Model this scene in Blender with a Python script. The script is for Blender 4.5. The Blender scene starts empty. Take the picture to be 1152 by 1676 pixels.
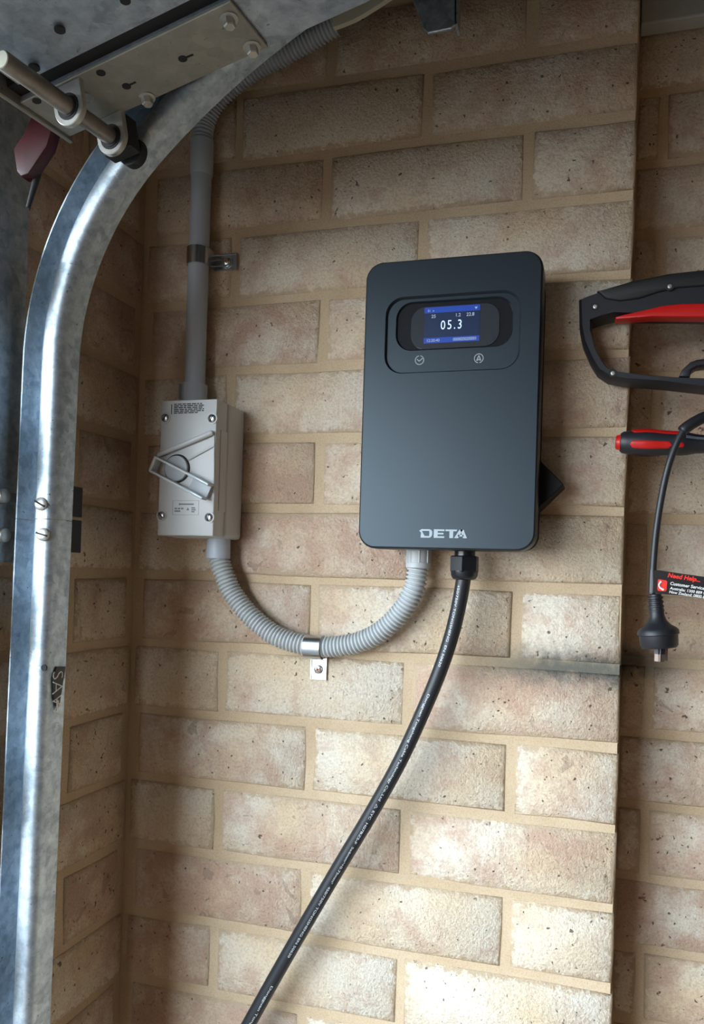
import bpy, bmesh, math, random
from mathutils import Vector, Matrix
random.seed(7)
scene = bpy.context.scene
COL = scene.collection

# ------------------------------------------------------------------ camera
R_CAM = [[0.96503907, 0.26035796, 0.03022111],      # right
         [0.02763796, 0.01357771, -0.99952578],     # down
         [-0.26064483, 0.96541669, 0.00590726]]     # forward
C_CAM = Vector((-0.021652, -0.853407, 1.505105))
F_PX, PPU, PPV = 1240.0, 651.353, 937.009
cam = bpy.data.cameras.new('camera')
cam_ob = bpy.data.objects.new('camera', cam)
COL.objects.link(cam_ob)
rx, dn, fw = (Vector(r) for r in R_CAM)
up, bk = -dn, -fw
cam_ob.matrix_world = Matrix(((rx.x, up.x, bk.x, C_CAM.x), (rx.y, up.y, bk.y, C_CAM.y),
                              (rx.z, up.z, bk.z, C_CAM.z), (0, 0, 0, 1)))
cam.sensor_fit = 'VERTICAL'
cam.sensor_height = 36.0
cam.lens = F_PX / 1676 * 36.0
cam.shift_x = -(PPU - 576) / 1676
cam.shift_y = (PPV - 838) / 1676
cam.clip_start = 0.02
scene.camera = cam_ob

# ------------------------------------------------------------------ world, light, exposure
world = bpy.data.worlds.new('overcast_sky')
scene.world = world
world.use_nodes = True
wn = world.node_tree.nodes
wl = world.node_tree.links                                    # hazy overcast: warm near the horizon, pale blue above
w_tc = wn.new('ShaderNodeTexCoord'); w_sep = wn.new('ShaderNodeSeparateXYZ'); w_rmp = wn.new('ShaderNodeValToRGB')
wl.new(w_tc.outputs['Generated'], w_sep.inputs[0]); wl.new(w_sep.outputs[2], w_rmp.inputs[0])
w_e = w_rmp.color_ramp.elements
w_e[0].position = 0.0; w_e[0].color = (0.76, 0.83, 0.88, 1)
w_e[1].position = 0.50; w_e[1].color = (0.68, 0.86, 1.0, 1)
w_m = w_e.new(.17); w_m.color = (0.73, 0.85, 0.96, 1)
wl.new(w_rmp.outputs[0], wn['Background'].inputs['Color'])
wn['Background'].inputs['Strength'].default_value = 6.0
pl = bpy.data.lights.new('door_opening_portal', 'AREA')      # sampling portal only, gives no light itself
pl.shape = 'RECTANGLE'; pl.size = 2.64; pl.size_y = 1.915
pl.cycles.is_portal = True
pob = bpy.data.objects.new('door_opening_portal', pl)
COL.objects.link(pob)
pob.matrix_world = Matrix(((0, 0, -1, -0.73), (1, 0, 0, -1.55), (0, -1, 0, .9575), (0, 0, 0, 1)))   # -Z looks to +X
vs = scene.view_settings
vs.view_transform = 'Standard'; vs.look = 'None'; vs.gamma = 1.0; vs.use_curve_mapping = False
vs.exposure = 1.42
scene.cycles.use_denoising = True
scene.cycles.max_bounces = 10
scene.cycles.diffuse_bounces = 6

# ------------------------------------------------------------------ helpers
def ray(u, v):
    a, b = (u - PPU) / F_PX, (v - PPV) / F_PX
    return rx * a + dn * b + fw
def at(u, v, y):
    """point of the place at depth plane y that the photograph shows at pixel (u, v)"""
    d = ray(u, v); return C_CAM + d * ((y - C_CAM.y) / d.y)
def atx(u, v, x):
    d = ray(u, v); return C_CAM + d * ((x - C_CAM.x) / d.x)
def on_plane(u, v, p0, n):
    d = ray(u, v); return C_CAM + d * ((p0 - C_CAM).dot(n) / d.dot(n))
def lin(c):
    return tuple((x / 12.92 if x <= .04045 else ((x + .055) / 1.055) ** 2.4) for x in c)

def thing(name, base, label, cat, group=None):
    o = bpy.data.objects.new(name, None)
    o.empty_display_size = .02
    COL.objects.link(o); o.location = base
    o['label'] = label; o['category'] = cat
    if group: o['group'] = group
    return o
def base_of(p):
    b = Vector((0, 0, 0))
    while p is not None:
        b += p.location; p = p.parent
    return b
def link_mesh(name, me, mat, parent=None, smooth=None, label=None):
    o = bpy.data.objects.new(name, me)
    COL.objects.link(o)
    if mat is not None: me.materials.append(mat)
    if parent is not None:
        b = base_of(parent)
        me.transform(Matrix.Translation(-b)); o.parent = parent
    if smooth is not None:
        me.shade_smooth()
        if smooth < 179:
            try: me.set_sharp_from_angle(angle=math.radians(smooth))
            except Exception: pass
    if label: o['label'] = label
    return o
def obj(name, bm, mat, parent=None, smooth=None, label=None):
    me = bpy.data.meshes.new(name)
    bmesh.ops.recalc_face_normals(bm, faces=bm.faces)
    bm.to_mesh(me); bm.free()
    return link_mesh(name, me, mat, parent, smooth, label)
def struct(name, bm, mat):
    o = obj(name, bm, mat); o['kind'] = 'structure'; return o

def box(bm, x0, x1, y0, y1, z0, z1, bev=0, seg=2, M=None):
    vs_ = [bm.verts.new((x, y, z)) for x in (x0, x1) for y in (y0, y1) for z in (z0, z1)]
    fs = [bm.faces.new([vs_[i] for i in f]) for f in ((0, 1, 3, 2), (4, 6, 7, 5), (0, 4, 5, 1), (2, 3, 7, 6), (0, 2, 6, 4), (1, 5, 7, 3))]
    vv = vs_
    if bev:
        es = list({e for f in fs for e in f.edges})
        r = bmesh.ops.bevel(bm, geom=es, offset=bev, segments=seg, profile=.5, affect='EDGES')
        vv = list({v for f in r['faces'] for v in f.verts} | {v for v in vs_ if v.is_valid})
    if M is not None: bmesh.ops.transform(bm, matrix=M, verts=vv)
    return vv
def frame(p, ex, ez):
    """matrix with local x along ex and local z near ez, at p"""
    ex = Vector(ex).normalized(); ey = Vector(ez).cross(ex).normalized(); ez = ex.cross(ey)
    return Matrix(((ex.x, ey.x, ez.x, p[0]), (ex.y, ey.y, ez.y, p[1]), (ex.z, ey.z, ez.z, p[2]), (0, 0, 0, 1)))
def bar(bm, a, b, w, h, n=(0, -1, 0), bev=0, seg=2):
    """box from a to b, width w, standing h out along n (base on the a-b line)"""
    a, b = Vector(a), Vector(b)
    return box(bm, 0, (b - a).length, -w / 2, w / 2, 0, h, bev, seg, frame(a, b - a, n))
def prism(bm, pts, d, bev=0, seg=2):
    """closed outline pts (3-D, planar) pushed by vector d"""
    d = Vector(d)
    a = [bm.verts.new(p) for p in pts]; b = [bm.verts.new(Vector(p) + d) for p in pts]
    n = len(a); fs = [bm.faces.new(a), bm.faces.new(b[::-1])]
    for i in range(n): fs.append(bm.faces.new((a[i], b[i], b[(i + 1) % n], a[(i + 1) % n])))
    bmesh.ops.recalc_face_normals(bm, faces=fs)
    if bev:
        es = list(fs[0].edges) + list(fs[1].edges)
        bmesh.ops.bevel(bm, geom=es, offset=bev, segments=seg, profile=.5, affect='EDGES')
def catmull(P, n=8):
    P = [Vector(p) for p in P]; Q = [2 * P[0] - P[1]] + P + [2 * P[-1] - P[-2]]; out = []
    for i in range(1, len(Q) - 2):
        a, b, c, d = Q[i - 1:i + 3]
        for k in range(n):
            t = k / n
            out.append(.5 * ((2 * b) + (c - a) * t + (2 * a - 5 * b + 4 * c - d) * t * t + (3 * b - a - 3 * c + d) * t ** 3))
    out.append(P[-1]); return out
def resample(P, step):
    L = [0]
    for a, b in zip(P, P[1:]): L.append(L[-1] + (b - a).length)
    n = max(2, int(round(L[-1] / step))); out = []; j = 0
    for i in range(n + 1):
        s = L[-1] * i / n
        while j < len(P) - 2 and L[j + 1] < s: j += 1
        t = (s - L[j]) / max(1e-9, L[j + 1] - L[j]); out.append(P[j].lerp(P[j + 1], min(1, max(0, t))))
    return out
def frames(P, ref=Vector((0, -1, 0))):
    T = []; 
    for i in range(len(P)): T.append((P[min(i + 1, len(P) - 1)] - P[max(i - 1, 0)]).normalized())
    n = (ref - T[0] * ref.dot(T[0])).normalized(); F = []
    for t in T:
        n = (n - t * n.dot(t)).normalized(); F.append((t, n, t.cross(n)))
    return F
def tube(bm, P, r, seg=20, caps=True):
    F = frames(P); rings = []
    for i, (p, (t, n, b)) in enumerate(zip(P, F)):
        ri = r[i] if isinstance(r, (list, tuple)) else r
        rings.append([bm.verts.new(p + (n * math.cos(a) + b * math.sin(a)) * ri) for a in (2 * math.pi * k / seg for k in range(seg))])
    for A, B in zip(rings, rings[1:]):
        for k in range(seg): bm.faces.new((A[k], A[(k + 1) % seg], B[(k + 1) % seg], B[k]))
    if caps: bm.faces.new(rings[0][::-1]); bm.faces.new(rings[-1])
def lathe(bm, prof, p, ax, seg=32, squash=None):
    """prof: (distance along ax, radius)"""
    ax = Vector(ax).normalized(); ref = Vector((0, -1, 0)) if abs(ax.y) < .9 else Vector((0, 0, 1))
    n = (ref - ax * ref.dot(ax)).normalized(); b = ax.cross(n); p = Vector(p)
    rings = []
    for s, r in prof:
        rings.append([bm.verts.new(p + ax * s + (n * math.cos(a) + b * math.sin(a)) * max(r, 1e-5)) for a in (2 * math.pi * k / seg for k in range(seg))])
    for A, B in zip(rings, rings[1:]):
        for k in range(seg): bm.faces.new((A[k], A[(k + 1) % seg], B[(k + 1) % seg], B[k]))
    bm.faces.new(rings[0][::-1]); bm.faces.new(rings[-1])
def text_bm(bm, s, size, M, depth=.0002, shear=0, align='LEFT', bold=0, spacing=1.0):
    cu = bpy.data.curves.new('text', 'FONT'); cu.body = s; cu.size = size; cu.shear = shear
    cu.align_x = align; cu.extrude = depth; cu.offset = bold; cu.space_character = spacing; cu.resolution_u = 3
    o = bpy.data.objects.new('text', cu); COL.objects.link(o)
    dg = bpy.context.evaluated_depsgraph_get(); dg.update()
    me = bpy.data.meshes.new_from_object(o.evaluated_get(dg))
    n0 = len(bm.verts)
    if callable(M):
        for v in me.vertices: v.co = M(v.co)
    else: me.transform(M)
    bm.from_mesh(me)
    bpy.data.objects.remove(o); bpy.data.curves.remove(cu); bpy.data.meshes.remove(me)
def rrect(x0, x1, z0, z1, r, k=6):
    out = []
    for cx, cz, a0 in ((x1 - r, z1 - r, 0), (x0 + r, z1 - r, 90), (x0 + r, z0 + r, 180), (x1 - r, z0 + r, 270)):
        for i in range(k + 1):
            a = math.radians(a0 + 90 * i / k); out.append((cx + r * math.cos(a), cz + r * math.sin(a)))
    return out
def loft(bm, loops, cap0=True, cap1=True):
    L = [[bm.verts.new(p) for p in lp] for lp in loops]; n = len(L[0])
    for A, B in zip(L, L[1:]):
        for i in range(n): bm.faces.new((A[i], A[(i + 1) % n], B[(i + 1) % n], B[i]))
    if cap0: bm.faces.new(L[0][::-1])
    if cap1: bm.faces.new(L[-1])

# ------------------------------------------------------------------ materials
def newmat(name):
    m = bpy.data.materials.new(name); m.use_nodes = True
    nt = m.node_tree; return m, nt, nt.nodes['Principled BSDF']
def N(nt, t, **kw):
    n = nt.nodes.new(t)
    for k, v in kw.items():
        if k in n.inputs: n.inputs[k].default_value = v
        else: setattr(n, k, v)
    return n
def ramp(nt, fac, stops, interp='LINEAR'):
    r = nt.nodes.new('ShaderNodeValToRGB'); r.color_ramp.interpolation = interp
    e = r.color_ramp.elements
    while len(e) < len(stops): e.new(.5)
    for el, (p, c) in zip(e, stops):
        el.position = p; el.color = (*c, 1) if len(c) == 3 else c
    nt.links.new(fac, r.inputs[0]); return r.outputs[0]
def noise(nt, vec, scale, detail=4, rough=.55, dist=0):
    n = N(nt, 'ShaderNodeTexNoise', Scale=scale, Detail=detail, Roughness=rough, Distortion=dist)
    nt.links.new(vec, n.inputs['Vector']); return n.outputs[0]
def mixc(nt, fac, a, b, mode='MIX'):
    m = nt.nodes.new('ShaderNodeMix'); m.data_type = 'RGBA'; m.blend_type = mode
    for s, v in ((m.inputs[0], fac), (m.inputs[6], a), (m.inputs[7], b)):
        if hasattr(v, 'is_output'): nt.links.new(v, s)
        else: s.default_value = v if not isinstance(v, tuple) else (*v, 1) if len(v) == 3 else v
    return m.outputs[2]
def mth(nt, op, a, b=None, clamp=False):
    m = nt.nodes.new('ShaderNodeMath'); m.operation = op; m.use_clamp = clamp
    for s, v in zip(m.inputs, (a, b)):
        if v is None: continue
        if hasattr(v, 'is_output'): nt.links.new(v, s)
        else: s.default_value = v
    return m.outputs[0]
def bump(nt, bs, h, strength, dist):
    b = N(nt, 'ShaderNodeBump', Strength=strength, Distance=dist)
    nt.links.new(h, b.inputs['Height']); nt.links.new(b.outputs[0], bs.inputs['Normal'])
def simple(name, col, rough=.5, metal=0, spec=.5, bumpy=0, bscale=400, emit=None, var=0.0):
    m, nt, bs = newmat(name)
    bs.inputs['Base Color'].default_value = (*col, 1)
    bs.inputs['Roughness'].default_value = rough; bs.inputs['Metallic'].default_value = metal
    bs.inputs['Specular IOR Level'].default_value = spec
    g = N(nt, 'ShaderNodeNewGeometry')
    if var:
        n = noise(nt, g.outputs['Position'], 60, 4)
        c = ramp(nt, n, [(.3, tuple(x * (1 - var) for x in col)), (.7, tuple(min(1, x * (1 + var)) for x in col))])
        nt.links.new(c, bs.inputs['Base Color'])
    if bumpy:
        bump(nt, bs, noise(nt, g.outputs['Position'], bscale, 2), bumpy, .0004)
    if emit:
        bs.inputs['Emission Color'].default_value = (*emit[0], 1); bs.inputs['Emission Strength'].default_value = emit[1]
    return m

def soot(nt, pos):
    """grey soot smear along one bed joint of the pier"""
    s = N(nt, 'ShaderNodeSeparateXYZ'); nt.links.new(pos, s.inputs[0])
    nz = noise(nt, pos, 70, 4, .6)
    z = mth(nt, 'ADD', s.outputs[2], mth(nt, 'MULTIPLY', mth(nt, 'SUBTRACT', nz, .5), .03))
    dz = mth(nt, 'SUBTRACT', z, 1.411)
    g = mth(nt, 'EXPONENT', mth(nt, 'MULTIPLY', mth(nt, 'MULTIPLY', dz, dz), -1 / (.019 ** 2)))
    xx = N(nt, 'ShaderNodeMapRange', interpolation_type='SMOOTHSTEP'); nt.links.new(s.outputs[0], xx.inputs[0])
    xx.inputs[1].default_value = -.20; xx.inputs[2].default_value = -.07
    x2 = N(nt, 'ShaderNodeMapRange', interpolation_type='SMOOTHSTEP'); nt.links.new(s.outputs[0], x2.inputs[0])
    x2.inputs[1].default_value = .12; x2.inputs[2].default_value = .0
    return mth(nt, 'MULTIPLY', mth(nt, 'MULTIPLY', mth(nt, 'MULTIPLY', g, xx.outputs[0]), x2.outputs[0]), .95, True)

def make_brick():
    m, nt, bs = newmat('cream_clay_brick')
    g = N(nt, 'ShaderNodeNewGeometry'); pos = g.outputs['Position']
    oi = N(nt, 'ShaderNodeObjectInfo'); rnd = oi.outputs['Random']
    # each brick samples its own piece of the noise
    off = N(nt, 'ShaderNodeVectorMath', operation='ADD'); cmb = N(nt, 'ShaderNodeCombineXYZ')
    nt.links.new(mth(nt, 'MULTIPLY', rnd, 37.0), cmb.inputs[0]); nt.links.new(mth(nt, 'MULTIPLY', rnd, 91.0), cmb.inputs[2])
    nt.links.new(pos, off.inputs[0]); nt.links.new(cmb.outputs[0], off.inputs[1]); p2 = off.outputs[0]
    big = noise(nt, p2, 9, 3, .5)
    patch = noise(nt, p2, 22, 6, .62, .3)
    fine = noise(nt, pos, 330, 4, .65)
    mid = noise(nt, p2, 150, 6, .72)
    cream = lin((.905, .81, .68)); white = lin((.94, .895, .825)); pink = lin((.815, .675, .585)); grey = lin((.83, .76, .675))
    c = mixc(nt, ramp(nt, big, [(.35, (0, 0, 0)), (.62, (1, 1, 1))]), cream, white)
    # pink-brown clay showing through the slurry in soft flecked patches, more on some bricks
    bias = mth(nt, 'MULTIPLY', mth(nt, 'SUBTRACT', rnd, .5), .26)
    pf = mth(nt, 'ADD', mth(nt, 'ADD', patch, bias), mth(nt, 'MULTIPLY', mth(nt, 'SUBTRACT', mid, .5), .30))
    c = mixc(nt, ramp(nt, pf, [(.43, (0, 0, 0)), (.66, (.88, .88, .88))]), c, pink)
    gf = noise(nt, p2, 14, 5, .6)
    c = mixc(nt, ramp(nt, gf, [(.56, (0, 0, 0)), (.70, (.7, .7, .7))]), c, grey)
    # hard edged bald spots
    sp = noise(nt, p2, 38, 6, .6, .8)
    c = mixc(nt, ramp(nt, mth(nt, 'ADD', sp, mth(nt, 'MULTIPLY', bias, .35)), [(.66, (0, 0, 0)), (.675, (.5, .5, .5))]), c, lin((.64, .54, .48)))
    # fine speckle and dark pits
    c = mixc(nt, ramp(nt, fine, [(.36, (.30, .30, .30)), (.55, (0, 0, 0))]), c, lin((.60, .51, .44)))
    pit = noise(nt, pos, 150, 3, .5)
    pm = ramp(nt, pit, [(.285, (1, 1, 1)), (.325, (0, 0, 0))])
    c = mixc(nt, mth(nt, 'MULTIPLY', pm, .8), c, lin((.30, .23, .18)))
    # mortar smeared over the arrises, ragged
    tc = N(nt, 'ShaderNodeTexCoord'); so = N(nt, 'ShaderNodeSeparateXYZ'); nt.links.new(tc.outputs['Object'], so.inputs[0])
    hl = N(nt, 'ShaderNodeAttribute', attribute_type='OBJECT', attribute_name='half_len')
    ex = mth(nt, 'SUBTRACT', hl.outputs['Fac'], mth(nt, 'ABSOLUTE', so.outputs[0])); ez = mth(nt, 'SUBTRACT', .0382, mth(nt, 'ABSOLUTE', so.outputs[2]))
    ed = mth(nt, 'ADD', mth(nt, 'MINIMUM', ex, ez), mth(nt, 'MULTIPLY', mth(nt, 'SUBTRACT', noise(nt, p2, 95, 6, .7), .5), .034))
    c = mixc(nt, ramp(nt, mth(nt, 'MULTIPLY', ed, 100), [(.20, (1, 1, 1)), (.56, (0, 0, 0))]), c, lin((.80, .71, .60)))
    c = mixc(nt, soot(nt, pos), c, lin((.36, .36, .34)))
    nt.links.new(c, bs.inputs['Base Color'])
    bs.inputs['Roughness'].default_value = .92; bs.inputs['Specular IOR Level'].default_value = .2
    h = mth(nt, 'ADD', mth(nt, 'ADD', mth(nt, 'MULTIPLY', fine, .35), mth(nt, 'MULTIPLY', mid, .9)), mth(nt, 'MULTIPLY', pm, -.6))
    bump(nt, bs, h, 1.0, .0036)
    return m
def make_mortar():
    m, nt, bs = newmat('sandy_mortar')
    g = N(nt, 'ShaderNodeNewGeometry'); pos = g.outputs['Position']
    c = ramp(nt, noise(nt, pos, 14, 4), [(.3, lin((.755, .66, .545))), (.7, lin((.815, .73, .62)))])
    fine = noise(nt, pos, 500, 3, .6)
    c = mixc(nt, ramp(nt, fine, [(.35, (.35, .35, .35)), (.55, (0, 0, 0))]), c, lin((.66, .55, .40)))
    c = mixc(nt, soot(nt, pos), c, lin((.38, .38, .35)))
    nt.links.new(c, bs.inputs['Base Color']); bs.inputs['Roughness'].default_value = .95; bs.inputs['Specular IOR Level'].default_value = .15
    bump(nt, bs, mth(nt, 'ADD', fine, noise(nt, pos, 60, 3)), .5, .0012)
    return m
def make_galv(name, a=(.38, .43, .48), b=(.62, .67, .72), rough=(.28, .48), scale=55, metal=.9):
    m, nt, bs = newmat(name)
    g = N(nt, 'ShaderNodeNewGeometry'); pos = g.outputs['Position']
    v = N(nt, 'ShaderNodeTexVoronoi', Scale=scale * 2.2); 
    dist = N(nt, 'ShaderNodeVectorMath', operation='ADD'); nt.links.new(pos, dist.inputs[0])
    nz = N(nt, 'ShaderNodeTexNoise', Scale=scale, Detail=3.0); nt.links.new(pos, nz.inputs['Vector'])
    sc = N(nt, 'ShaderNodeVectorMath', operation='SCALE'); sc.inputs[3].default_value = .02
    nt.links.new(nz.outputs[1], sc.inputs[0]); nt.links.new(sc.outputs[0], dist.inputs[1]); nt.links.new(dist.outputs[0], v.inputs['Vector'])
    sep = N(nt, 'ShaderNodeSeparateColor'); nt.links.new(v.outputs['Color'], sep.inputs[0])
    f = mth(nt, 'ADD', mth(nt, 'MULTIPLY', sep.outputs[0], .16), mth(nt, 'MULTIPLY', noise(nt, pos, scale * 1.5, 6, .68), .84))
    c = ramp(nt, f, [(.34, a), (.68, b)])
    dk = noise(nt, pos, 190, 4, .6)
    c = mixc(nt, ramp(nt, dk, [(.27, (.8, .8, .8)), (.33, (0, 0, 0))]), c, (.09, .10, .11))
    nt.links.new(c, bs.inputs['Base Color'])
    r = ramp(nt, f, [(.2, (rough[1],) * 3), (.8, (rough[0],) * 3)])
    nt.links.new(r, bs.inputs['Roughness']); bs.inputs['Metallic'].default_value = metal
    bump(nt, bs, noise(nt, pos, 260, 3), .12, .0006)
    return m

BRICK = make_brick(); MORTAR = make_mortar()
GALV = make_galv('galvanised_steel', (.36, .44, .52), (.66, .75, .82), (.42, .58), 55, .85); GALV2 = make_galv('dull_galvanised_sheet', (.26, .31, .37), (.46, .53, .60), (.42, .62), 40, .6)
PLATE = make_galv('passivated_bracket_steel', (.26, .255, .225), (.34, .33, .295), (.5, .62), 30, .5)
ZINC = simple('bright_zinc', (.60, .63, .66), .26, 1.0)
BOLT = simple('dull_zinc_bolt', (.46, .46, .43), .45, .8, var=.2)
SHAFT = simple('oily_steel_shaft', (.24, .22, .20), .45, .8, var=.25)
HOLESHADE = simple('hole_shade', (.012, .012, .014), .8)  # near-black colour stands in for the shade inside holes, slots and gaps
BLACKGAP = simple('black_rubber_and_shade', (.014, .015, .018), .7)
PVC = simple('grey_pvc', lin((.71, .74, .78)), .42, spec=.45)
PVCF = simple('light_grey_flexible_pvc', lin((.735, .75, .755)), .45, spec=.45)
ISO = simple('isolator_grey_plastic', lin((.775, .78, .78)), .38, spec=.5, bumpy=.05)
ISOD = simple('isolator_dial_grey', lin((.68, .70, .72)), .4)
ISOCLEAR = simple('pale_lever_plastic', lin((.74, .78, .80)), .18, spec=.7)
INK = simple('dark_print', lin((.22, .23, .25)), .7)
INKG = simple('faint_grey_print', lin((.47, .48, .49)), .7)
CHARGER = simple('charcoal_powder_coat', lin((.065, .09, .12)), .42, metal=.0, spec=.62, bumpy=.06, bscale=1500)
CHBACK = simple('black_shell_plastic', (.007, .007, .009), .6, spec=.2)
CHARGER.node_tree.nodes['Principled BSDF'].inputs['Specular Tint'].default_value = (.74, .90, 1.0, 1)
WINDOW = simple('gloss_black_window', (.010, .011, .014), .12, spec=.6)
GLASS = simple('grey_display_glass', (.028, .032, .040), .22, spec=.5)
SCREEN = simple('screen_navy', (.004, .008, .03), .3, emit=((.004, .014, .045), .32))
SCRBAR = simple('screen_blue_bar', (.01, .02, .1), .3, emit=((.008, .045, .30), .36))
SCRTXT = simple('screen_white_digits', (.4, .5, .6), .4, emit=((.55, .75, 1.0), .32))
SCRDIM = simple('screen_dim_text', (.2, .25, .3), .4, emit=((.5, .6, .8), .16))
SILVER = simple('silver_print', lin((.60, .645, .67)), .45, metal=.1)
GREYPRINT = simple('grey_icon_print', lin((.62, .64, .65)), .5)
CABLE = simple('black_cable_rubber', (.018, .020, .024), .42, spec=.45)
GLAND = simple('black_nylon', (.012, .013, .016), .28, spec=.5)
WHITEPRINT = simple('white_cable_print', (.62, .65, .68), .6)
WHITECABLE = simple('white_cable_sheath', lin((.86, .85, .78)), .5)
TOOLB = simple('tool_black_plastic', (.011, .012, .016), .48, bumpy=.08, bscale=900)
TOOLK = simple('tool_black_rubber', (.005, .005, .006), .6)
RED = simple('tool_red_plastic', lin((.72, .06, .045)), .42)
DARKRED = simple('maroon_plastic', lin((.25, .05, .08)), .5, var=.25)
STEELBLUE = simple('pale_steel_strip', lin((.55, .60, .66)), .35, metal=.6)
TAGB = simple('tag_black_film', (.012, .011, .013), .35)
TAGR = simple('tag_red_print', lin((.90, .18, .14)), .5)
TAGW = simple('tag_white_print', lin((.92, .92, .92)), .5)
PINM = simple('brass_nickel_pin', (.20, .15, .13), .5, .8)
COPPER = simple('copper_screw_recess', lin((.66, .40, .22)), .5)
CONCRETE = simple('concrete_floor', lin((.36, .30, .235)), .85, var=.12, bumpy=.2, bscale=120)
DRIVE = simple('dark_driveway_paving', lin((.22, .21, .20)), .9, var=.1, bumpy=.2, bscale=90)
PLASTER = simple('grey_board_lining', lin((.70, .71, .70)), .85, var=.05)
BACKWALL = simple('pale_brick_back_wall', lin((.64, .49, .36)), .9, var=.1)
FARWALL = simple('darkened_far_wall', lin((.44, .32, .22)), .9, var=.2)  # unseen wall, coloured darker than the cream brick to hold down bounce light
CEIL = simple('ceiling_board', lin((.30, .24, .19)), .9, var=.06)

# ------------------------------------------------------------------ setting
ZT = 2.44                                     # ceiling height
Z0, CRS = 2.1, .086                           # one bed joint at 2.1 m, 86 mm courses
XL = -.604                                    # face of the nib wall
YR = .103                                     # face of the set-back wall
NIB = -.25                                    # end of the nib at the door opening
REC = .0024                                   # joints recessed behind the brick faces
b = bmesh.new(); box(b, -.714, 6, -3.15, .4, -.1, 0); struct('floor', b, CONCRETE)
b = bmesh.new(); box(b, -14, -.714, -14, 9, -.12, -.015); struct('driveway', b, DRIVE)
b = bmesh.new(); box(b, -.714, 6, -3.15, .4, ZT, ZT + .1); struct('ceiling', b, CEIL)
b = bmesh.new(); box(b, XL - .02, -.0012, REC, .34, 0, ZT); wall_main = struct('wall_main', b, MORTAR)
b = bmesh.new(); box(b, -.02, 6, YR + REC, .34, 0, ZT); wall_rec = struct('wall_setback', b, MORTAR)
b = bmesh.new(); box(b, -.714, XL - REC, NIB, .34, 0, ZT); wall_left = struct('wall_left', b, MORTAR)
b = bmesh.new(); box(b, -.714, XL - .03, -2.85, NIB, 1.915, ZT); struct('wall_lintel', b, MORTAR)
b = bmesh.new(); box(b, -.714, 6, -3.15, -2.85, 0, ZT); struct('wall_opposite', b, FARWALL)
b = bmesh.new(); box(b, 4.6, 4.8, -3.15, .4, 0, ZT); struct('wall_back', b, BACKWALL)  # unseen wall, set closer and lightened to bounce light onto the nib

_cache = {}
def brick_mesh(L, var):
    key = (round(L, 3), var)
    if key in _cache: return _cache[key]
    rg = random.Random(hash((int(L * 1000), var)) & 0xffff)
    H, b_ = .0765, bmesh.new()
    k = 3 if L > .15 else 2
    per = [(-L / 2 + L * i / k, -H / 2) for i in range(k)] + [(L / 2, -H / 2), (L / 2, 0)] + \
          [(L / 2 - L * i / k, H / 2) for i in range(k)] + [(-L / 2, H / 2), (-L / 2, 0)]
    def j(a): return rg.uniform(-a, a)
    ring0, ring1, ring2 = [], [], []
    for (x, z) in per:
        dx, dz = j(.0014), j(.0013)
        ix = .0030 * (1 if x > 0 else -1) if abs(abs(x) - L / 2) < 1e-6 else 0
        iz = .0026 * (1 if z > 0 else -1) if abs(z) > 1e-6 else 0
        ring0.append(b_.verts.new((x + dx - ix, j(.0005), z + dz - iz)))
        ring1.append(b_.verts.new((x + dx, .0030, z + dz)))
        ring2.append(b_.verts.new((x + dx, .028, z + dz)))
    c = b_.verts.new((0, -.0004, 0)); n = len(per)
    for i in range(n):
        q = (i + 1) % n
        b_.faces.new((c, ring0[i], ring0[q]))
        b_.faces.new((ring0[i], ring1[i], ring1[q], ring0[q])); b_.faces.new((ring1[i], ring2[i], ring2[q], ring1[q]))
    bmesh.ops.recalc_face_normals(b_, faces=b_.faces)
    me = bpy.data.meshes.new('brick'); b_.to_mesh(me); b_.free()
    me.materials.append(BRICK); me.shade_smooth()
    _cache[key] = me; return me
def lay(wall, a0, a1, row, face, axis):
    """one brick between a0 and a1 along the wall, in course row (course 0 lies just under z = 2.1)"""
    z = Z0 - CRS * row - CRS / 2
    if z - .038 < 0 or z + .038 > ZT: return
    L = a1 - a0; me = brick_mesh(L, random.randrange(5))
    o = bpy.data.objects.new('brick', me); COL.objects.link(o); o.parent = wall
    o['half_len'] = L / 2
    m_ = (a0 + a1) / 2; d = random.uniform(-.0009, .0009)
    rot = random.uniform(-.004, .004)
    if axis == 'x': o.location = (m_, face + d, z); o.rotation_euler = (random.uniform(-.006, .006), rot, random.uniform(-.004, .004))
    else: o.location = (face - d, m_, z); o.rotation_euler = (0, rot, math.pi / 2)
for row in range(-4, 24):
    even = row % 2 == 0
    if even:
        for a in ((-.230, 0), (-.470, -.240), (XL + .004, -.480)): lay(wall_main, *a, row, 0, 'x')
        nb = [(-.231, -.002), (NIB, -.241)]
        rc = [(.004, .030)] + [(.040 + .24 * i, .270 + .24 * i) for i in range(4)]
    else:
        for a in ((-.110, 0), (-.350, -.120), (-.590, -.360)): lay(wall_main, *a, row, 0, 'x')
        nb = [(-.111, -.012), (-.351, -.121), (NIB, -.361)]
        rc = [(.004, .150)] + [(.160 + .24 * i, .390 + .24 * i) for i in range(4)]
    lay(wall_main, .0290, .0985, row, .0004, 'y')                # return face of the pier
    for a in nb: lay(wall_left, *a, row, XL, 'y')
    for a in rc: lay(wall_rec, *a, row, YR, 'x')

# grey lining board over the set-back wall
b = bmesh.new(); box(b, .004, 1.2, .078, YR - .002, at(1106, 31, .078).z, ZT, .002); struct('trim_1', b, PLASTER)

# ------------------------------------------------------------------ door track
TR_C = Vector((-.262, 0, 1.705)); TR_R = .324; TR_Y = -.190
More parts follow.
